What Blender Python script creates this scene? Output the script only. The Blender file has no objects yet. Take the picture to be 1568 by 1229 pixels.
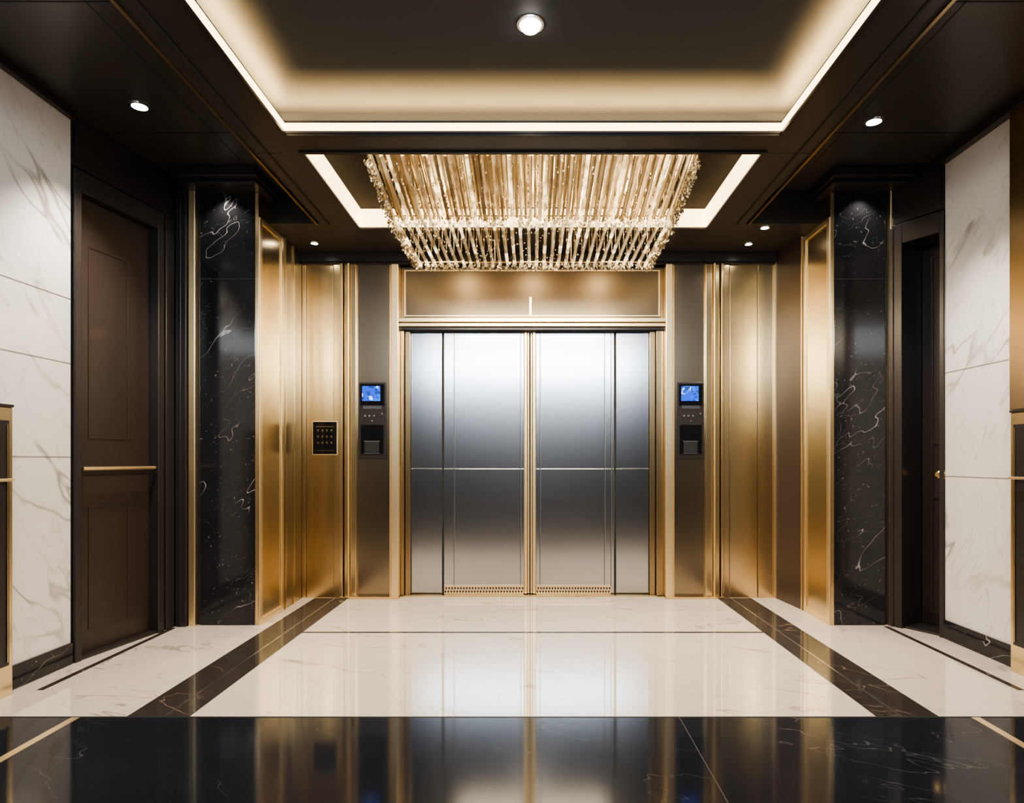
import bpy, bmesh, math, random
from mathutils import Vector, Matrix
random.seed(7)
S = bpy.context.scene
COL = S.collection
try:
    S.view_settings.look = 'AgX - Medium High Contrast'
except Exception:
    pass

# ------------------------------------------------------------------ materials
def newmat(name):
    m = bpy.data.materials.new(name); m.use_nodes = True
    nt = m.node_tree
    return m, nt, nt.nodes['Principled BSDF']

def simple(name, col, rough=.4, metal=0., noise=.0, nscale=(6,6,6), coat=0., spec=.5, aniso=0.):
    m, nt, b = newmat(name)
    b.inputs['Base Color'].default_value = (*col, 1)
    b.inputs['Metallic'].default_value = metal
    b.inputs['Roughness'].default_value = rough
    b.inputs['Coat Weight'].default_value = coat
    b.inputs['Coat Roughness'].default_value = .08
    b.inputs['Specular IOR Level'].default_value = spec
    if noise > 0:
        tc = nt.nodes.new('ShaderNodeTexCoord'); mp = nt.nodes.new('ShaderNodeMapping')
        mp.inputs['Scale'].default_value = nscale
        n = nt.nodes.new('ShaderNodeTexNoise'); n.inputs['Scale'].default_value = 5; n.inputs['Detail'].default_value = 5
        mx = nt.nodes.new('ShaderNodeMix'); mx.data_type = 'RGBA'
        mx.inputs['A'].default_value = (*[c*(1-noise) for c in col], 1); mx.inputs['B'].default_value = (*[min(1, c*(1+noise)) for c in col], 1)
        nt.links.new(tc.outputs['Object'], mp.inputs['Vector']); nt.links.new(mp.outputs[0], n.inputs['Vector'])
        nt.links.new(n.outputs[0], mx.inputs['Factor']); nt.links.new(mx.outputs['Result'], b.inputs['Base Color'])
    return m

def emis(name, col, strength):
    m, nt, b = newmat(name)
    b.inputs['Base Color'].default_value = (*col, 1)
    b.inputs['Emission Color'].default_value = (*col, 1)
    b.inputs['Emission Strength'].default_value = strength
    return m

def marble(name, base, base2, vein, rough, scale, width, rot, stretch, mask=(.45, .6), fine=.5, detail=3, dist=.25, ior=1.5, speck=0., spec=.5):
    m, nt, b = newmat(name); L = nt.links.new
    b.inputs['IOR'].default_value = ior
    b.inputs['Specular IOR Level'].default_value = spec
    tc = nt.nodes.new('ShaderNodeTexCoord')
    def veins(sc, w, rt, seed, lo, hi):
        mp0 = nt.nodes.new('ShaderNodeMapping'); mp0.inputs['Rotation'].default_value = rt; mp0.inputs['Location'].default_value = (seed, seed*1.7, seed*.6)
        mp = nt.nodes.new('ShaderNodeMapping'); mp.inputs['Scale'].default_value = stretch
        L(tc.outputs['Object'], mp0.inputs['Vector']); L(mp0.outputs[0], mp.inputs['Vector'])
        n = nt.nodes.new('ShaderNodeTexNoise'); n.inputs['Scale'].default_value = sc
        n.inputs['Detail'].default_value = detail; n.inputs['Roughness'].default_value = .5; n.inputs['Distortion'].default_value = dist
        L(mp.outputs[0], n.inputs['Vector'])
        s = nt.nodes.new('ShaderNodeMath'); s.operation = 'SUBTRACT'; s.inputs[1].default_value = .5; L(n.outputs[0], s.inputs[0])
        a = nt.nodes.new('ShaderNodeMath'); a.operation = 'ABSOLUTE'; L(s.outputs[0], a.inputs[0])
        r = nt.nodes.new('ShaderNodeMapRange'); r.inputs['From Min'].default_value = 0; r.inputs['From Max'].default_value = w
        r.inputs['To Min'].default_value = 1; r.inputs['To Max'].default_value = 0; L(a.outputs[0], r.inputs['Value'])
        k = nt.nodes.new('ShaderNodeTexNoise'); k.inputs['Scale'].default_value = 1.9; k.inputs['Detail'].default_value = 2
        mp2 = nt.nodes.new('ShaderNodeMapping'); mp2.inputs['Location'].default_value = (seed+3, seed, 5)
        L(tc.outputs['Object'], mp2.inputs['Vector']); L(mp2.outputs[0], k.inputs['Vector'])
        r2 = nt.nodes.new('ShaderNodeMapRange'); r2.inputs['From Min'].default_value = lo; r2.inputs['From Max'].default_value = hi
        L(k.outputs[0], r2.inputs['Value'])
        mu = nt.nodes.new('ShaderNodeMath'); mu.operation = 'MULTIPLY'; L(r.outputs[0], mu.inputs[0]); L(r2.outputs[0], mu.inputs[1])
        return mu
    v1 = veins(scale, width, rot, 1.3, *mask)
    v2 = veins(scale*2.1, width*.6, (rot[0]+.35, rot[1]-.3, rot[2]+.4), 8.1, mask[0]-.05, mask[1]+.05)
    f = nt.nodes.new('ShaderNodeMath'); f.operation = 'MULTIPLY'; f.inputs[1].default_value = fine; L(v2.outputs[0], f.inputs[0])
    ad = nt.nodes.new('ShaderNodeMath'); ad.operation = 'MAXIMUM'; L(v1.outputs[0], ad.inputs[0]); L(f.outputs[0], ad.inputs[1])
    last = ad
    if speck > 0:
        sp = nt.nodes.new('ShaderNodeTexNoise'); sp.inputs['Scale'].default_value = 45; sp.inputs['Detail'].default_value = 2
        L(tc.outputs['Object'], sp.inputs['Vector'])
        sr = nt.nodes.new('ShaderNodeMapRange'); sr.inputs['From Min'].default_value = .68; sr.inputs['From Max'].default_value = .76; sr.inputs['To Max'].default_value = speck
        L(sp.outputs[0], sr.inputs['Value'])
        a3 = nt.nodes.new('ShaderNodeMath'); a3.operation = 'MAXIMUM'; L(ad.outputs[0], a3.inputs[0]); L(sr.outputs[0], a3.inputs[1]); last = a3
    cl = nt.nodes.new('ShaderNodeTexNoise'); cl.inputs['Scale'].default_value = 2.5; cl.inputs['Detail'].default_value = 4
    L(tc.outputs['Object'], cl.inputs['Vector'])
    m1 = nt.nodes.new('ShaderNodeMix'); m1.data_type = 'RGBA'; m1.inputs['A'].default_value = (*base, 1); m1.inputs['B'].default_value = (*base2, 1)
    L(cl.outputs[0], m1.inputs['Factor'])
    m2 = nt.nodes.new('ShaderNodeMix'); m2.data_type = 'RGBA'; m2.inputs['B'].default_value = (*vein, 1)
    L(last.outputs[0], m2.inputs['Factor']); L(m1.outputs['Result'], m2.inputs['A']); L(m2.outputs['Result'], b.inputs['Base Color'])
    b.inputs['Roughness'].default_value = rough
    return m

M = {}
M['wmarble'] = marble('white_marble_wall', (.67,.645,.62), (.59,.565,.54), (.30,.27,.24), .10, .8, .020, (.75,0,0), (1,1,3.4), (.40,.62), .6, 3, .12)
M['wfloor'] = marble('white_marble_floor', (.55,.485,.415), (.48,.42,.355), (.26,.21,.16), .04, .8, .011, (0,0,.35), (1,3.2,1), (.42,.62), .6, 4, .4, 2.3)
M['bmarble'] = marble('black_marble', (.008,.008,.009), (.022,.021,.023), (.44,.41,.38), .09, 1.2, .0026, (0,.8,0), (1,1,2.6), (.44,.62), .5, 3, .12, 1.45, .25)
M['bfloor'] = marble('black_marble_floor', (.006,.007,.010), (.013,.014,.019), (.055,.053,.052), .08, .9, .003, (0,0,.5), (1,2.8,1), (.44,.60), .5, 4, .2, 1.33, 0., .28)
M['dstrip'] = marble('dark_emperador_inlay', (.018,.015,.014), (.042,.034,.030), (.16,.11,.08), .08, 2.0, .008, (0,0,.6), (1,2,1), (.45,.6), .6)
M['gold'] = simple('polished_brass', (.90,.70,.40), .22, 1.)
M['goldsoft'] = simple('satin_brass', (.93,.73,.43), .34, 1.)
M['goldp'] = simple('brushed_brass', (.78,.60,.345), .23, 1.)
M['bronze'] = simple('brushed_bronze_panel', (.42,.315,.185), .28, 1.)
M['steelcol'] = simple('brushed_bronze_nickel', (.37,.30,.215), .24, 1.)
M['transom'] = simple('smoked_bronze', (.165,.13,.09), .28, 1.)
M['steel'] = simple('brushed_stainless_steel', (.60,.61,.64), .20, 1.)
M['dark'] = simple('dark_bronze_lacquer', (.032,.027,.026), .31, .3)
M['darkceil'] = simple('ceiling_dark_lacquer', (.036,.032,.032), .33, .1)
M['traypanel'] = simple('matte_tray_panel', (.018,.014,.012), .8, 0., spec=.1)
M['upceil'] = simple('charcoal_ceiling_paint', (.031,.034,.039), .6, 0., spec=.2)
M['brown'] = simple('dark_brown_panel', (.060,.042,.034), .30, .3)
M['wood'] = simple('dark_walnut', (.026,.017,.014), .36, 0., .15, (14,14,.6), coat=.1)
M['black'] = simple('black_glass', (.008,.008,.010), .1)
M['blackmat'] = simple('matte_black', (.006,.006,.007), .6)
M['grout'] = simple('dark_grout', (.05,.045,.04), .5)
M['wgrout'] = simple('marble_joint', (.20,.18,.16), .5)
M['led'] = emis('warm_led_strip', (1,.64,.26), 330)
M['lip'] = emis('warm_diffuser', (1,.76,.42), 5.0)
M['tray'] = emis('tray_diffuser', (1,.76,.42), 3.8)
M['lamp'] = emis('lamp_lens', (1,.93,.82), 30)
M['white'] = emis('indicator_white', (1,.97,.92), 6)
M['silver'] = simple('brushed_silver', (.6,.6,.6), .25, 1.)

m, nt, b = newmat('blue_display'); tc = nt.nodes.new('ShaderNodeTexCoord'); vo = nt.nodes.new('ShaderNodeTexVoronoi')
vo.distance = 'CHEBYCHEV'; vo.inputs['Scale'].default_value = 34; cr = nt.nodes.new('ShaderNodeValToRGB')
cr.color_ramp.interpolation = 'CONSTANT'
cr.color_ramp.elements[0].color = (.0,.05,.6,1); cr.color_ramp.elements[1].position = .82; cr.color_ramp.elements[1].color = (.4,.65,1,1)
e = cr.color_ramp.elements.new(.4); e.color = (.0,.10,.8,1); e = cr.color_ramp.elements.new(.62); e.color = (0,.03,.25,1)
nt.links.new(tc.outputs['Object'], vo.inputs['Vector']); nt.links.new(vo.outputs['Color'], cr.inputs[0])
nt.links.new(cr.outputs[0], b.inputs['Emission Color']); nt.links.new(cr.outputs[0], b.inputs['Base Color']); b.inputs['Emission Strength'].default_value = .75
M['blue'] = m

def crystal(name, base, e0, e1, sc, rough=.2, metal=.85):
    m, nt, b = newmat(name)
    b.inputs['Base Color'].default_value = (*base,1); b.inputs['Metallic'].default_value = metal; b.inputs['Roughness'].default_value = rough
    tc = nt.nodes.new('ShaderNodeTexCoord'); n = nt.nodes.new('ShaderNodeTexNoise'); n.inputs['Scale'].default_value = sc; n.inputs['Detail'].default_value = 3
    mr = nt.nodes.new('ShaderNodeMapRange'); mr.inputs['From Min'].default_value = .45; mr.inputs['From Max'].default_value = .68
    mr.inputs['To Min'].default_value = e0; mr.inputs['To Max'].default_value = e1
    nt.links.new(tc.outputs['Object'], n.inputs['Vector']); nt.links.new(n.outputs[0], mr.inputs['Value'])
    b.inputs['Emission Color'].default_value = (1,.78,.44,1); nt.links.new(mr.outputs[0], b.inputs['Emission Strength'])  # noisy emission stands in for light sparkling through the crystal
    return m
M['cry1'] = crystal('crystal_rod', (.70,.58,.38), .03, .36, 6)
M['cry2'] = crystal('crystal_glowing', (.95,.85,.60), .3, 3.0, 10)  # bright copy, its glints put in as strong emission
M['cry3'] = crystal('crystal_dim', (.32,.25,.15), .01, .10, 6)  # dim copy, dark streaks between bright rods put into the colour

# ------------------------------------------------------------------ mesh helpers
def empty(name, loc=(0,0,0)):
    e = bpy.data.objects.new(name, None); e.empty_display_size = .1; e.location = loc; COL.objects.link(e); return e

def obj_from_bm(name, bm, mats, parent=None, bevel=0.):
    bmesh.ops.recalc_face_normals(bm, faces=bm.faces)
    me = bpy.data.meshes.new(name); bm.to_mesh(me); bm.free()
    for mm in mats: me.materials.append(M[mm])
    o = bpy.data.objects.new(name, me); COL.objects.link(o)
    if parent is not None:
        o.parent = parent; o.matrix_parent_inverse = Matrix.Translation(-Vector(parent.location))
    if bevel > 0:
        bv = o.modifiers.new('bevel', 'BEVEL'); bv.width = bevel; bv.segments = 2; bv.limit_method = 'ANGLE'
    return o

def prism(bm, pts, z0, z1, mi=0):
    lo = [bm.verts.new((p[0], p[1], z0)) for p in pts]; hi = [bm.verts.new((p[0], p[1], z1)) for p in pts]
    n = len(pts); fs = [bm.faces.new(lo), bm.faces.new(hi)]
    for i in range(n): fs.append(bm.faces.new((lo[i], lo[(i+1)%n], hi[(i+1)%n], hi[i])))
    for f in fs: f.material_index = mi

def bx(bm, x0, x1, y0, y1, z0, z1, mi=0):
    prism(bm, [(x0,y0),(x1,y0),(x1,y1),(x0,y1)], z0, z1, mi)

def boxes(name, lst, mats, parent=None, bevel=0.):
    bm = bmesh.new()
    for t in lst:
        bx(bm, *t[:6], mi=(t[6] if len(t) > 6 else 0))
    return obj_from_bm(name, bm, mats, parent, bevel)

def tube(bm, p, q, r, seg=10, mi=0, taper=1.):
    p = Vector(p); q = Vector(q); d = (q-p).normalized()
    a = d.orthogonal().normalized(); b2 = d.cross(a)
    c0 = [bm.verts.new(p + r*(math.cos(2*math.pi*i/seg)*a + math.sin(2*math.pi*i/seg)*b2)) for i in range(seg)]
    c1 = [bm.verts.new(q + r*taper*(math.cos(2*math.pi*i/seg)*a + math.sin(2*math.pi*i/seg)*b2)) for i in range(seg)]
    fs = [bm.faces.new(c0), bm.faces.new(c1)]
    for i in range(seg): fs.append(bm.faces.new((c0[i], c0[(i+1)%seg], c1[(i+1)%seg], c1[i])))
    for f in fs: f.material_index = mi

def octa(bm, c, r, h, mi=0):
    c = Vector(c); t = bm.verts.new(c+Vector((0,0,h))); d = bm.verts.new(c-Vector((0,0,h)))
    a0 = random.random()*3
    ring = [bm.verts.new(c+Vector((math.cos(a0+i*math.pi/2)*r, math.sin(a0+i*math.pi/2)*r, 0))) for i in range(4)]
    for i in range(4):
        for v in (t, d):
            f = bm.faces.new((ring[i], ring[(i+1)%4], v)); f.material_index = mi

# ------------------------------------------------------------------ floor
FY = 3.14
boxes('floor', [(-3.0,3.0,FY,6.1,-.1,0)], ['wfloor'])
boxes('floor_black_marble', [(-3.0,3.0,-2.6,FY-.012,-.1,0)], ['bfloor'])
boxes('trim_1', [(-3.0,3.0,FY-.012,FY,-.1,.001)], ['blackmat'])
for i, sx in enumerate((-1, 1)):
    a, b_, c = 1.95, 1.775, 1.65
    L = [(min(sx*a,sx*b_),max(sx*a,sx*b_),FY,5.84,0,.002,0),(min(sx*b_,sx*(b_-.010)),max(sx*b_,sx*(b_-.010)),FY,5.84,0,.0022,1),
         (min(sx*(b_-.010),sx*c),max(sx*(b_-.010),sx*c),FY,5.84,0,.002,0)]
    boxes('trim_%d' % (2+i), L, ['dstrip','silver'])
boxes('trim_4', [(-1.65,1.65,4.665,4.69,0,.002)], ['dstrip'])
boxes('trim_5', [(-2.66,-2.625,3.5,4.80,0,.002)], ['dstrip'])
boxes('trim_6', [(2.60,2.635,3.5,4.84,0,.002)], ['dstrip'])
boxes('trim_7', [(-2.21,-2.17,-2.5,FY-.012,0,.0015),(2.10,2.14,-2.5,FY-.012,0,.0015)], ['goldsoft'])
boxes('trim_8', [(.70,.703,-2.5,FY-.012,0,.0008),(-3,3,1.6,1.603,0,.0008)], ['grout'])

# ------------------------------------------------------------------ ceiling
CZ, SZ, UZ, CY0 = 3.34, 3.08, 3.315, -.6
for k, (mt, t) in enumerate([
    ('darkceil',(-3.0,-1.66,-2.6,5.10,CZ,3.6)),('darkceil',(1.66,3.0,-2.6,5.10,CZ,3.6)),
    ('darkceil',(-3.0,-2.4,5.10,6.1,CZ,3.6)),('darkceil',(2.4,3.0,5.10,6.1,CZ,3.6)),
    ('darkceil',(-1.66,1.66,-2.6,CY0,SZ,3.6)),
    ('darkceil',(-1.66,-1.38,3.94,5.10,SZ,3.6)),('darkceil',(1.38,1.66,3.94,5.10,SZ,3.6)),
    ('darkceil',(-2.4,-1.38,5.10,5.21,SZ,3.6)),('darkceil',(1.38,2.4,5.10,5.21,SZ,3.6)),
    ('darkceil',(-2.4,2.4,5.21,6.1,SZ,3.6)),
    ('traypanel',(-1.38,1.38,3.94,5.21,3.24,3.6)),
    ('upceil',(-1.66,1.66,CY0,3.92,UZ,3.6)),
    ]):
    boxes('ceiling', [t], [mt])
boxes('trim_19', [(-1.66,-1.41,CY0,3.92,SZ,SZ+.02),(1.41,1.66,CY0,3.92,SZ,SZ+.02),
    (-1.43,-1.41,CY0,3.72,SZ+.02,3.155),(1.41,1.43,CY0,3.72,SZ+.02,3.155),
    (-1.41,1.41,3.70,3.92,SZ,SZ+.02),(-1.41,1.41,3.70,3.72,SZ+.02,3.155)], ['darkceil'])
boxes('trim_20', [(-1.68,-1.66,CY0,3.92,SZ,3.34),(1.66,1.68,CY0,3.92,SZ,3.34),(-1.66,1.66,3.92,3.94,SZ,3.6)], ['upceil'])
boxes('trim_10', [(-1.692,-1.675,-2.6,5.10,SZ-.012,SZ),(1.675,1.692,-2.6,5.10,SZ-.012,SZ)], ['bronze'])
boxes('trim_22', [(-1.60,-1.588,-2.6,5.10,SZ-.006,SZ),(1.588,1.60,-2.6,5.10,SZ-.006,SZ)], ['blackmat'])
boxes('trim_11', [(-1.425,-1.40,CY0,3.70,SZ-.01,SZ+.004),(1.40,1.425,CY0,3.70,SZ-.01,SZ+.004),(-1.425,1.425,3.70,3.715,SZ-.01,SZ+.004),
                  (-1.40,1.40,3.90,3.925,SZ-.012,SZ)], ['dark'])
boxes('trim_12', [(-2.8,-1.70,y,y+.006,CZ-.002,CZ) for y in (3.0,4.2)]+[(1.70,2.80,y,y+.006,CZ-.002,CZ) for y in (3.0,4.2)]
      +[(-2.06,-2.054,-2.5,4.6,CZ-.002,CZ),(1.99,1.996,-2.5,4.6,CZ-.002,CZ)], ['blackmat'])
# cove LEDs: upward-facing tape on the cove ledge, in an unseen channel added to block spill
def led_channel(x0, x1, y0, y1, zt):
    z = SZ+.02
    p = empty('led_cove_strip', ((x0+x1)/2,(y0+y1)/2,z))
    w = .005
    boxes('channel', [(x0,x1,y0,y1,z,zt-.014),(x0,x0+w,y0,y1,zt-.014,zt),(x1-w,x1,y0,y1,zt-.014,zt),(x0+w,x1-w,y0,y0+w,zt-.014,zt),(x0+w,x1-w,y1-w,y1,zt-.014,zt)], ['blackmat'], p)
    bm = bmesh.new(); vs = [bm.verts.new(v) for v in ((x0+w,y0+w,zt-.011),(x1-w,y0+w,zt-.011),(x1-w,y1-w,zt-.011),(x0+w,y1-w,zt-.011))]; bm.faces.new(vs)
    obj_from_bm('tape', bm, ['led'], p)
led_channel(-1.505,-1.465,CY0+.1,3.84,3.218); led_channel(1.465,1.505,CY0+.1,3.84,3.218); led_channel(-1.45,1.45,3.785,3.825,3.190)
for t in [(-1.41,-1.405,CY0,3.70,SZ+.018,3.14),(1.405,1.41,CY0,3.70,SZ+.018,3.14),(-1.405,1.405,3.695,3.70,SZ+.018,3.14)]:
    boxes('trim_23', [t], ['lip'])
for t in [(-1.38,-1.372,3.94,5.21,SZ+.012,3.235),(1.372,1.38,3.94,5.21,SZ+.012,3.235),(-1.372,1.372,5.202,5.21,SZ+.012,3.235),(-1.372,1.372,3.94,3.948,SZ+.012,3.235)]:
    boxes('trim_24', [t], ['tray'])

# ------------------------------------------------------------------ walls
boxes('wall_left', [(-3.0,-2.80,2.0,3.955,0,CZ)], ['wmarble'])
boxes('wall_right', [(2.86,3.06,2.0,4.53,0,CZ)], ['wmarble'])
boxes('wall_left_lobby', [(-3.0,-2.80,-2.6,2.0,0,CZ)], ['dark'])
boxes('wall_right_lobby', [(2.86,3.06,-2.6,2.0,0,CZ)], ['dark'])
boxes('wall_front', [(-3.0,3.0,-2.8,-2.6,0,3.6)], ['dark'])
boxes('trim_13', [(-2.80,-2.7985,2.0,3.955,z,z+.005) for z in (1.25,1.815,2.205)]+[(2.8585,2.86,2.0,4.53,z,z+.005) for z in (1.12,1.835)], ['wgrout'])
boxes('baseboard_left', [(-2.80,-2.785,-2.6,3.955,0,.13)], ['bmarble'], bevel=.002)
boxes('baseboard_right', [(2.845,2.86,-2.6,4.53,0,.13)], ['bmarble'], bevel=.002)
boxes('trim_14', [(-2.80,-2.76,-2.6,3.955,CZ-.05,CZ),(2.80,2.86,-2.6,4.53,CZ-.06,CZ)], ['dark'], bevel=.004)

def obox(bm, P, u, n, u0, u1, s0, s1, z0, z1, mi=0):
    pts = [P+u*u0+n*s0, P+u*u1+n*s0, P+u*u1+n*s1, P+u*u0+n*s1]
    prism(bm, [(p.x, p.y) for p in pts], z0, z1, mi)

P0 = Vector((-2.79,3.96)); P1 = Vector((-2.64,4.88)); LU = (P1-P0).normalized(); LN = Vector((-LU.y, LU.x)); LL = (P1-P0).length
bm = bmesh.new()
obox(bm,P0,LU,LN,0,LL,.12,.25,0,CZ)
obox(bm,P0,LU,LN,0,LL,.015,.12,3.03,CZ)
obox(bm,P0,LU,LN,0.02,LL-.05,.008,.015,3.07,CZ-.05)
obox(bm,P0,LU,LN,.765,LL,.012,.12,0,3.03)
obj_from_bm('wall_left_door_bay', bm, ['dark'])
d1 = empty('door_1', (P0.x, P0.y, 0))
bm = bmesh.new()
obox(bm,P0,LU,LN,.005,.055,-.012,.12,0,3.01)
obox(bm,P0,LU,LN,.70,.76,-.012,.12,0,3.01)
obox(bm,P0,LU,LN,.055,.70,-.012,.12,2.88,3.01)
obox(bm,P0,LU,LN,.055,.70,.0,.12,0,.02)
obox(bm,P0,LU,LN,.79,.88,.0,.012,.0,3.0)
obj_from_bm('frame', bm, ['dark'], d1, .006)
bm = bmesh.new()
obox(bm,P0,LU,LN,.058,.697,.055,.10,.02,2.877)
for (a,b_,z0,z1) in ((.17,.50,1.37,2.59),(.17,.50,.16,.94)):
    w = .010
    obox(bm,P0,LU,LN,a,b_,.051,.055,z0,z0+w); obox(bm,P0,LU,LN,a,b_,.051,.055,z1-w,z1)
    obox(bm,P0,LU,LN,a,a+w,.051,.055,z0+w,z1-w); obox(bm,P0,LU,LN,b_-w,b_,.051,.055,z0+w,z1-w)
obox(bm,P0,LU,LN,.058,.697,.052,.055,1.14,1.146)
obj_from_bm('leaf', bm, ['wood'], d1, .0015)
bm = bmesh.new()
def lp(u_, s_, z_):
    p = P0+LU*u_+LN*s_; return (p.x, p.y, z_)
tube(bm, lp(.075,.005,1.18), lp(.685,.005,1.18), .012, 14)
for u_ in (.12,.64): tube(bm, lp(u_,.005,1.18), lp(u_,.056,1.18), .008, 10)
obj_from_bm('pull_bar', bm, ['goldsoft'], d1)

Q0 = Vector((2.66,4.88)); Q1 = Vector((2.855,4.53)); RU = (Q1-Q0).normalized(); RN = Vector((-RU.y, RU.x)); RL = (Q1-Q0).length
bm = bmesh.new()
obox(bm,Q0,RU,RN,0,RL,.0,.24,2.98,CZ)
obox(bm,Q0,RU,RN,.02,RL-.02,-.008,0,3.03,CZ-.06)
obox(bm,Q0,RU,RN,-.1,RL+.12,.285,.35,0,CZ)
obj_from_bm('wall_right_door_bay', bm, ['dark'])
d2 = empty('door_2', (Q0.x, Q0.y, 0))
bm = bmesh.new()
obox(bm,Q0,RU,RN,.0,.105,-.012,.24,0,2.97)
obox(bm,Q0,RU,RN,.02,.045,-.020,-.012,0,2.95)
obox(bm,Q0,RU,RN,RL-.03,RL,-.012,.0,0,2.97)
obox(bm,Q0,RU,RN,.105,RL-.03,-.012,.24,2.82,2.97)
obox(bm,Q0,RU,RN,.105,RL,.02,.24,0,.015)
obj_from_bm('frame', bm, ['dark'], d2, .005)
bm = bmesh.new()
obox(bm,Q0,RU,RN,.106,RL+.08,.242,.28,.015,2.9)
obox(bm,Q0,RU,RN,.16,.19,.234,.242,.1,2.75); obox(bm,Q0,RU,RN,.30,.32,.234,.242,.1,2.75)
for z in (.1,.95,1.35,2.72): obox(bm,Q0,RU,RN,.19,.30,.234,.242,z,z+.03)
obj_from_bm('leaf', bm, ['wood'], d2, .002)
bm = bmesh.new()
def rp(u_, s_, z_):
    p = Q0+RU*u_+RN*s_; return (p.x, p.y, z_)
tube(bm, rp(.27,.234,1.13), rp(.27,.17,1.13), .012, 12); tube(bm, rp(.27,.18,1.13), rp(.27,.155,1.13), .028, 16)
tube(bm, rp(.27,.155,1.13), rp(.27,.145,1.13), .028, 16, taper=.6); tube(bm, rp(.27,.234,1.13), rp(.27,.226,1.13), .034, 16)
obj_from_bm('knob', bm, ['gold'], d2)

# ------------------------------------------------------------------ pillars
def pillar(xo, xi, sgn):
    p = empty('marble_pillar', ((xo+xi)/2, 5.1, 0))
    a, b_ = min(xo,xi), max(xo,xi)
    boxes('shaft', [(a,b_,4.88,5.34,.0,3.24)], ['bmarble'], p, .004)
    boxes('shaft_joint', [(a-.0005,b_+.0005,4.879,5.0,2.585,2.589)], ['grout'], p)
    ci = xi - sgn*.10; co = xo + sgn*.10
    c0, c1 = min(ci,co), max(ci,co)
    boxes('capital', [(c0,c1,4.66,5.08,3.265,CZ),(c0+.02,c1-.02,4.72,5.08,3.235,3.265)], ['dark'], p, .006)
    t = .028
    x0, x1 = (xi, xi+t) if sgn < 0 else (xi-t, xi)
    boxes('brass_cladding', [(x0,x1,4.875,5.34,0,3.235)], ['goldp'], p, .003)
    f0, f1 = (x1, x1+.010) if sgn < 0 else (x0-.010, x0)
    boxes('brass_edging', [(f0,f1,4.875,4.925,0,3.05),(f0,f1,5.30,5.34,0,3.05),(f0,f1,4.925,5.30,3.01,3.05),(f0,f1,4.925,5.30,0,.05)], ['goldsoft'], p, .003)
    s0, s1 = sorted((xo+sgn*.02, xo+sgn*.072))
    boxes('brass_strip', [(s0,s1,4.85,4.90,0,3.24)], ['goldsoft'], p, .006)
    s0, s1 = sorted((xo, xo+sgn*.16))
    boxes('backing', [(s0,s1,4.90,5.2,0,3.24)], ['dark'], p)
    return p
pillar(-2.49,-2.075,-1)
pR = pillar(2.635,2.25,1)
boxes('trim_15', [(-2.645,-2.566,4.83,4.90,0,3.24),(-2.62,-2.60,4.822,4.83,0,3.2)], ['dark'], bevel=.004)

bm = bmesh.new(); prism(bm, [(-2.047,5.345),(-2.07,5.86),(-2.6,5.86),(-2.6,5.345)], 0, 3.08)
obj_from_bm('wall_left_return', bm, ['bronze'])
boxes('trim_16', [(-2.054,-2.040,5.40,5.41,0,3.07),(-2.062,-2.046,5.60,5.612,0,3.07)], ['gold'])
bm = bmesh.new(); prism(bm, [(2.222,5.345),(2.17,5.86),(2.6,5.86),(2.6,5.345)], 0, 3.08)
obj_from_bm('wall_right_return', bm, ['brown'])
boxes('trim_17', [(2.160,2.176,5.83,5.85,0,3.07),(2.205,2.222,5.36,5.375,0,3.07)], ['goldsoft'])

# ------------------------------------------------------------------ back wall
boxes('wall_back', [(-2.6,2.6,6.02,6.2,0,3.6),(-2.6,-1.72,5.87,6.02,0,SZ),(1.70,2.6,5.87,6.02,0,SZ),(-1.72,-1.20,5.90,6.02,0,SZ),(1.185,1.70,5.90,6.02,0,SZ),
     (-1.20,1.185,5.945,6.02,2.41,SZ)], ['bronze'])
boxes('wall_panel_left', [(-2.068,-2.035,5.85,5.87,0,3.0),(-2.03,-1.79,5.855,5.87,0,3.0),(-1.785,-1.722,5.845,5.87,0,3.0)], ['goldp'], bevel=.003)
boxes('wall_panel_right', [(1.70,1.76,5.845,5.87,0,3.0),(1.765,2.012,5.855,5.87,0,3.0),(2.018,2.165,5.855,5.87,0,3.0)], ['goldp'], bevel=.003)
boxes('trim_18', [(-2.07,2.17,5.80,5.87,3.0,SZ),(-2.07,2.17,5.825,5.87,2.985,3.0)], ['dark'], bevel=.004)

def portal_column(xs, k, side):
    a,b0,b1,c,d = xs
    s = 1 if d > a else -1
    def R(u,v,y0,y1,z0,z1): return (min(u,v),max(u,v),y0,y1,z0,z1)
    boxes('trim_%d'%(k), [R(a,a+s*.026,5.80,5.90,0,2.985), R(a+s*.034,b0,5.83,5.90,0,2.985), R(b0+s*.02,b1,5.82,5.90,0,2.985)], ['gold'], None, .005)
    boxes('trim_%d'%(k+1), [R(b0,b0+s*.016,5.79,5.90,0,2.985)], ['goldsoft'], None, .005)
    boxes('wall_portal_panel_'+side, [R(b1,c,5.855,5.90,0.0,2.985)], ['steelcol'])
    boxes('trim_%d'%(k+2), [R(c,c+s*.018,5.83,5.90,0,2.985), R(c+s*.018,d,5.81,5.94,0,2.985)], ['goldsoft'], None, .008)
    boxes('trim_%d'%(k+3), [R(a,d,5.785,5.90,0,.022)], ['gold'], None, .003)
portal_column((-1.717,-1.647,-1.576,-1.283,-1.195), 25, 'left')
portal_column((1.700,1.622,1.540,1.266,1.182), 29, 'right')

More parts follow.
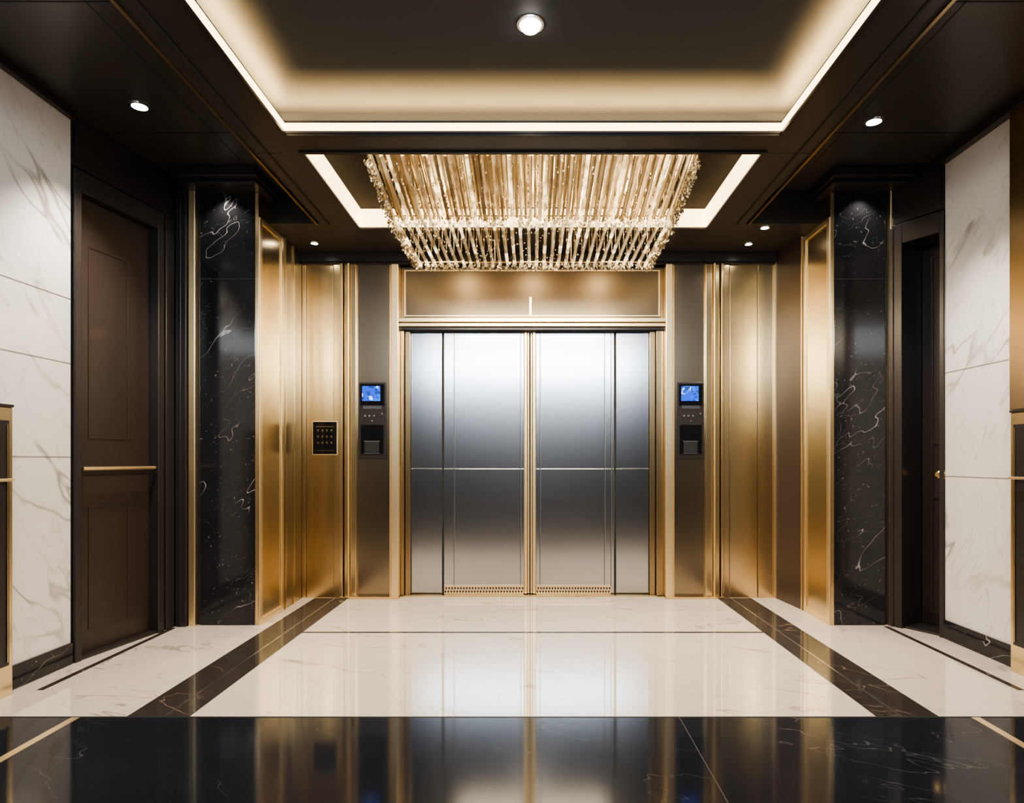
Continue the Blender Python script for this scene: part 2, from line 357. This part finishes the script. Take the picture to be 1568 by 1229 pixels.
tr = empty('elevator_transom', (0, 5.92, 2.7))
boxes('transom_panel', [(-1.193,1.18,5.925,5.945,2.50,2.985)], ['transom'], tr)
boxes('transom_frame', [(-1.165,1.15,5.915,5.925,2.945,2.957),(-1.165,1.15,5.915,5.925,2.535,2.547),(-1.165,-1.153,5.915,5.925,2.547,2.945),(1.138,1.15,5.915,5.925,2.547,2.945)], ['goldsoft'], tr, .001)
boxes('ledge', [(-1.193,1.18,5.80,5.945,2.462,2.500),(-1.193,1.18,5.825,5.945,2.428,2.458)], ['goldsoft'], tr, .004)
boxes('soffit_band', [(-1.193,1.18,5.86,5.98,2.405,2.428)], ['dark'], tr)
boxes('direction_indicator', [(-.030,-.014,5.90,5.915,2.55,2.70)], ['white'], tr, .005)
boxes('indicator_housing', [(-.036,-.008,5.912,5.925,2.545,2.715)], ['gold'], tr, .003)

ed = empty('elevator_door', (-.027, 5.98, 0))
def steel_leaf(x0, x1, nm, inset=.0, lines=()):
    boxes(nm, [(x0,x1,5.975,6.0,0.02,1.155),(x0,x1,5.975,6.0,1.160,2.405)], ['steel'], ed, .002)
    boxes(nm+'_seam', [(x0+.004,x1-.004,5.979,5.99,1.155,1.160)], ['silver'], ed)
    for i,(l) in enumerate(lines):
        boxes(nm+'_groove_%d'%i, [(l,l+.004,5.974,5.975,.08,2.40)], ['dark'], ed)
        boxes(nm+'_rib_%d'%i, [(l+.004,l+.010,5.971,5.975,.08,2.40)], ['silver'], ed, .0015)
steel_leaf(-1.112,-.832,'side_panel_1')
steel_leaf(-.813,-.082,'leaf_1', lines=(-.724,-.116))
steel_leaf(.028,.742,'leaf_2', lines=(.062,.652,.712))
steel_leaf(.762,1.058,'side_panel_2')
boxes('gap_strips', [(-.832,-.813,5.985,6.0,0.0,2.405),(.742,.762,5.985,6.0,0,2.405),(-.082,.028,5.99,6.0,0,2.405)], ['blackmat'], ed)
boxes('meeting_stiles', [(-.080,-.052,5.955,5.99,0.02,2.405),(-.048,-.032,5.965,5.99,0.02,2.405),(-.022,-.006,5.965,5.99,0.02,2.405),(-.002,.026,5.955,5.99,.02,2.405)], ['goldsoft'], ed, .004)
boxes('door_jambs', [(-1.193,-1.165,5.90,6.0,0,2.405),(-1.16,-1.115,5.93,6.0,0,2.405),(1.062,1.11,5.93,6.0,0,2.405),(1.115,1.18,5.90,6.0,0,2.405)], ['bronze'], ed, .004)
boxes('sill', [(-1.193,1.18,5.90,6.0,0,.012)], ['gold'], ed)
# perforated brass grille at the foot of the leaves
bm = bmesh.new()
for x0,x1 in ((-.81,-.085),(.03,.71)):
    bx(bm, x0, x1, 5.966, 5.975, .014, .092, 0)
    n = int((x1-x0)/.026)
    for i in range(n):
        for r in range(2):
            x = x0+.011+i*(x1-x0-.028)/max(1,n-1)
            if r: x += .008
            bx(bm, x-.007, x+.007, 5.962, 5.966, .026+r*.030, .044+r*.030, 1)
obj_from_bm('brass_grille', bm, ['goldsoft','blackmat'], ed)

# ------------------------------------------------------------------ intercoms and keypad
def intercom(x0, x1):
    p = empty('elevator_intercom_panel', ((x0+x1)/2, 5.85, 1.6)); w = x1-x0; cx = (x0+x1)/2
    boxes('body', [(x0,x1,5.838,5.855,1.248,1.933)], ['dark'], p, .006)
    boxes('bezel', [(x0+.016,x1-.016,5.832,5.838,1.72,1.915)], ['black'], p, .003)
    boxes('screen', [(x0+.034,x1-.050,5.829,5.832,1.762,1.895)], ['blue'], p)
    boxes('speaker_slot', [(x0+.04,x1-.04,5.834,5.838,1.735-.02-.01*k,1.739-.02-.01*k) for k in range(3)], ['silver'], p)
    boxes('lower_plate', [(x0+.022,x1-.022,5.832,5.838,1.29,1.55)], ['black'], p, .004)
    boxes('card_reader', [(x0+.055,x1-.06,5.827,5.832,1.30,1.40)], ['blackmat'], p, .004)
    boxes('card_reader_rim', [(x0+.05,x1-.055,5.829,5.832,1.40,1.406),(x0+.05,x1-.055,5.829,5.832,1.292,1.298)], ['silver'], p)
    bm = bmesh.new()
    for k in range(3): tube(bm, (x0+.06+k*.04,5.838,1.63), (x0+.06+k*.04,5.832,1.63), .009, 12)
    tube(bm, (x1-.035,5.838,1.65), (x1-.035,5.83,1.65), .008, 12); tube(bm, (cx,5.838,1.585), (cx,5.832,1.585), .008, 12)
    obj_from_bm('buttons', bm, ['silver'], p)
    return p
intercom(-1.559,-1.313); intercom(1.290,1.530)
kp = empty('call_button_keypad', (-1.857, 5.85, 1.43))
boxes('rim', [(-1.975,-1.745,5.838,5.850,1.28,1.585)], ['goldsoft'], kp, .003)
boxes('plate', [(-1.966,-1.754,5.834,5.840,1.289,1.576)], ['black'], kp, .002)
bm = bmesh.new()
for i in range(4):
    for j in range(3):
        x = -1.92+i*.040; z = 1.500-j*.055
        bx(bm, x-.007, x+.007, 5.831, 5.834, z-.002, z+.008); bx(bm, x-.004, x+.006, 5.831, 5.834, z-.012, z-.007)
bx(bm, -1.94,-1.78,5.832,5.834,1.532,1.535); bx(bm, -1.94,-1.78,5.832,5.834,1.318,1.321)
obj_from_bm('keys', bm, ['bronze'], kp)

# ------------------------------------------------------------------ brass wall cabinets
def cabinet(xw, xf, y0, y1, sgn):
    p = empty('brass_wall_cabinet', ((xw+xf)/2, (y0+y1)/2, 0))
    a,b_ = sorted((xw,xf))
    boxes('carcass', [(a,b_,y0,y1,0,1.51)], ['gold'], p, .005)
    f0,f1 = sorted((xf, xf - sgn*.006))
    boxes('dark_panel', [(f0,f1,y0+.06,y1-.030,.16,1.44)], ['dark'], p, .002)
    g0,g1 = sorted((xf-sgn*.006, xf - sgn*.012))
    boxes('panel_edging', [(g0,g1,y1-.050,y1-.044,.18,1.42),(g0,g1,y0+.07,y0+.076,.18,1.42)], ['gold'], p)
    boxes('top_cap', [(a-(.006 if sgn>0 else 0),b_+(.006 if sgn<0 else 0),y0,y1+.003,1.51,1.525)], ['dark'], p, .003)
    bm = bmesh.new(); xh = xf - sgn*.035
    tube(bm, (xh,y1-.04,1.13), (xh,y1-.40,1.13), .008, 12)
    for y in (y1-.06,y1-.38): tube(bm, (xh,y,1.13),(xf-sgn*.005,y,1.13), .006, 10)
    obj_from_bm('handle', bm, ['goldsoft'], p)
cabinet(-2.785,-2.745,2.5,3.447,-1)
cabinet(2.845,2.80,2.7,3.83,1)
boxes('brass_pilaster', [(2.815,2.858,2.7,3.86,1.527,CZ-.06)], ['bronze'], bevel=.005)

# ------------------------------------------------------------------ downlights
def spot(name, loc, tgt, energy, col, ang, blend=.6, rad=.04, parent=None):
    l = bpy.data.lights.new(name, 'SPOT'); l.energy = energy; l.color = col; l.spot_size = math.radians(ang); l.spot_blend = blend; l.shadow_soft_size = rad
    o = bpy.data.objects.new(name, l); COL.objects.link(o)
    d = Vector(tgt)-Vector(loc); o.rotation_euler = d.to_track_quat('-Z','Y').to_euler(); o.location = loc
    if parent: o.parent = parent; o.matrix_parent_inverse = Matrix.Translation(-Vector(parent.location))
    return o

def downlight(x, y, z, r, energy, tgt=None, ang=80, dome=False, col=(1,.89,.77)):
    p = empty('recessed_downlight', (x,y,z))
    bm = bmesh.new(); seg = 28
    prof = [(r*1.35,0),(r*1.3,-.006),(r*1.05,-.008),(r*1.0,-.002)]
    rings = [[bm.verts.new((x+a*math.cos(2*math.pi*i/seg), y+a*math.sin(2*math.pi*i/seg), z+h)) for i in range(seg)] for a,h in prof]
    for k in range(len(rings)-1):
        for i in range(seg): bm.faces.new((rings[k][i],rings[k][(i+1)%seg],rings[k+1][(i+1)%seg],rings[k+1][i]))
    obj_from_bm('trim_ring', bm, ['silver'], p)
    bm = bmesh.new(); last = None
    prof = [(r*math.cos(t), -.002-(.8*r if dome else .25*r)*math.sin(t)) for t in [k*math.pi/2/6 for k in range(6)]]
    for a,h in prof:
        ring = [bm.verts.new((x+a*math.cos(2*math.pi*i/seg), y+a*math.sin(2*math.pi*i/seg), z+h)) for i in range(seg)]
        if last:
            for i in range(seg): bm.faces.new((last[i],last[(i+1)%seg],ring[(i+1)%seg],ring[i]))
        last = ring
    bm.faces.new(last)
    o = obj_from_bm('lens', bm, ['lamp'], p)
    for f in o.data.polygons: f.use_smooth = True
    lz = z-.012-(.8*r if dome else .25*r)
    spot('lamp', (x,y,lz), tgt or (x,y,0), energy, col, ang, .7, r*.6, p)
downlight(-2.34,3.885,CZ,.042,300,(-2.42,3.85,0),90)
downlight(2.12,4.06,CZ,.042,300,(2.28,4.0,0),90)
downlight(-1.857,5.55,SZ,.028,130,(-1.87,5.60,0),80)
downlight(1.84,5.18,SZ,.030,80,(1.9,5.25,0),80)
downlight(1.84,5.57,SZ,.028,120,(1.86,5.62,0),80)
downlight(-.012,3.12,UZ,.050,240,(0,4.0,0),100,True)
for sx in (-1,1):
    downlight(sx*2.30,2.7,CZ,.042,120,(sx*2.5,2.9,0),95)  # unseen pair, added to brighten the side marble
spot('pillar_grazer', (-2.28,4.80,3.225), (-2.28,4.92,0), 16, (1,.92,.82), 110, .8, .02)
spot('pillar_grazer', (2.44,4.80,3.225), (2.44,4.92,0), 16, (1,.92,.82), 110, .8, .02)

# ------------------------------------------------------------------ chandelier
ch = empty('crystal_chandelier', (0,4.55,3.24))
boxes('canopy', [(-.98,.98,4.02,5.12,3.215,3.24)], ['bronze'], ch, .004)
def env(y):
    if y < 4.5:
        k = (y-3.97)/.53; return 3.075-.205*k**.9, 1.005-.035*k
    k = (y-4.5)/.65; return 2.87-.12*k, .97-.064*k
bm = bmesh.new()
N1, N2 = 62, 32
pat = [0,2,0,1,2,2,0,2,0,2,0,1,2,0,2]
for i in range(N1):
    c = (i+.5)/N1*2-1
    ys = [3.97+.53*k/6 for k in range(7)]
    w = (.0125,.0105,.014)[i%3]; mi = pat[i%15]
    zo = (.0,.014,-.008,.02)[i%4]
    for k in range(6):
        za,ha = env(ys[k]); zb,hb = env(ys[k+1])
        tube(bm, (c*ha,ys[k],za+zo+.02), (c*hb,ys[k+1],zb+zo+.02), w, 6, mi)
for i in range(N2):
    c = (i+.5)/N2*2-1
    y0, y1 = 4.50, 5.15
    ys = [y0+(y1-y0)*k/6 for k in range(7)]
    for k in range(6):
        za,ha = env(ys[k]); zb,hb = env(ys[k+1])
        tube(bm, (c*ha,ys[k],za+.012), (c*hb,ys[k+1]-.004,zb+.012), .0125, 6, 1 if (k in (0,5) or random.random()<.2) else 0)
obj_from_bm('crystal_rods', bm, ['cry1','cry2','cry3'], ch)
bm = bmesh.new()
for i in range(N2):
    c = (i+.5)/N2*2-1
    y = 4.10
    while y < 5.12:
        z,h = env(y); x = c*h
        if abs(x) < .97:
            tube(bm, (x,y,3.216), (x,y,z+.03), .0022, 4, 2)
            zz = z+.06
            while zz < 3.2:
                octa(bm, (x,y,zz), .008, .016, random.choice((0,2,2,2))); zz += .08
        y += .15
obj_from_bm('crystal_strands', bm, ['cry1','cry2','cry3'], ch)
bm = bmesh.new()
for k in range(460):
    c = random.uniform(-1,1); z,h = env(4.5); yy = 4.5+random.uniform(-.03,.03)
    octa(bm, (c*h,yy,z-.005+random.uniform(-.018,.010)), random.uniform(.005,.009), random.uniform(.007,.013), random.choice((1,1,0)))
for k in range(520):
    c = random.uniform(-1,1); z,h = env(5.15); yy = 5.14+random.uniform(-.05,.02)
    octa(bm, (c*h,yy,z+random.uniform(-.025,.02)), random.uniform(.005,.009), random.uniform(.007,.014), random.choice((1,0,0,2)))
for k in range(1500):
    s = random.choice((-1,1)); y = random.uniform(3.98,5.16); z,h = env(y)
    octa(bm, (s*(h+random.uniform(-.02,.025)),y,z+random.uniform(-.03,.05)), random.uniform(.005,.009), random.uniform(.007,.013), random.choice((1,0,0,2,2)))
for k in range(500):
    c = random.uniform(-1,1); y = random.uniform(3.98,5.12); z,h = env(y)
    octa(bm, (c*h,y,z-.002), random.uniform(.003,.006), random.uniform(.004,.008), random.choice((1,1,0)))
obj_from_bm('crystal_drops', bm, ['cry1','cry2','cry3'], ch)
bm = bmesh.new()
for y in (3.975,4.5,5.15):
    z,h = env(y); tube(bm, (-h,y,z+.045),(h,y,z+.045), .006, 8)
    for x in (-.9,-.3,.3,.9):
        yy = min(max(y,4.03),5.11); tube(bm, (x,y,z+.045),(x,yy,3.22), .004, 6)
for s in (-1,1):
    ys = [3.975,4.5,5.15]
    for a,b_ in zip(ys,ys[1:]):
        za,ha = env(a); zb,hb = env(b_); tube(bm,(s*ha,a,za+.035),(s*hb,b_,zb+.035),.006,8)
obj_from_bm('carrying_frame', bm, ['gold'], ch)
for i,(x,y) in enumerate([(-.7,4.3),(0,4.3),(.7,4.3),(-.7,4.9),(0,4.9),(.7,4.9)]):
    l = bpy.data.lights.new('bulb_%d'%i,'POINT'); l.energy = 5; l.color = (1,.80,.50); l.shadow_soft_size = .07
    o = bpy.data.objects.new('bulb_%d'%i,l); COL.objects.link(o); o.location = (x,y,3.12); o.parent = ch; o.matrix_parent_inverse = Matrix.Translation(-Vector(ch.location))

def area(name, loc, tgt, sx, sy, energy, col):
    l = bpy.data.lights.new(name,'AREA'); l.shape='RECTANGLE'; l.size=sx; l.size_y=sy; l.energy=energy; l.color=col
    o = bpy.data.objects.new(name,l); COL.objects.link(o); o.location = loc
    o.rotation_euler = (Vector(tgt)-Vector(loc)).to_track_quat('-Z','Y').to_euler(); return o
area('chandelier_glow', (0,4.7,2.72), (0,4.7,0), 1.7, .9, 115, (1,.82,.58))
area('cool_door_fill', (-.03,0,3.02), (-.03,5.98,2.5), 3.8, .40, 150, (.80,.90,1))  # unseen fill, added so the steel doors reflect a cool bright top

w = bpy.data.worlds.new('world'); S.world = w; w.use_nodes = True
w.node_tree.nodes['Background'].inputs[0].default_value = (.05,.045,.04,1); w.node_tree.nodes['Background'].inputs[1].default_value = .3

cd = bpy.data.cameras.new('camera'); co = bpy.data.objects.new('camera', cd); COL.objects.link(co)
co.location = (0,0,1.23); co.rotation_euler = (math.radians(90),0,0)
cd.sensor_width = 36; cd.lens = 36*1000/1568; cd.shift_x = -32/1568; cd.shift_y = 90.5/1568; cd.clip_start = .05
S.camera = co
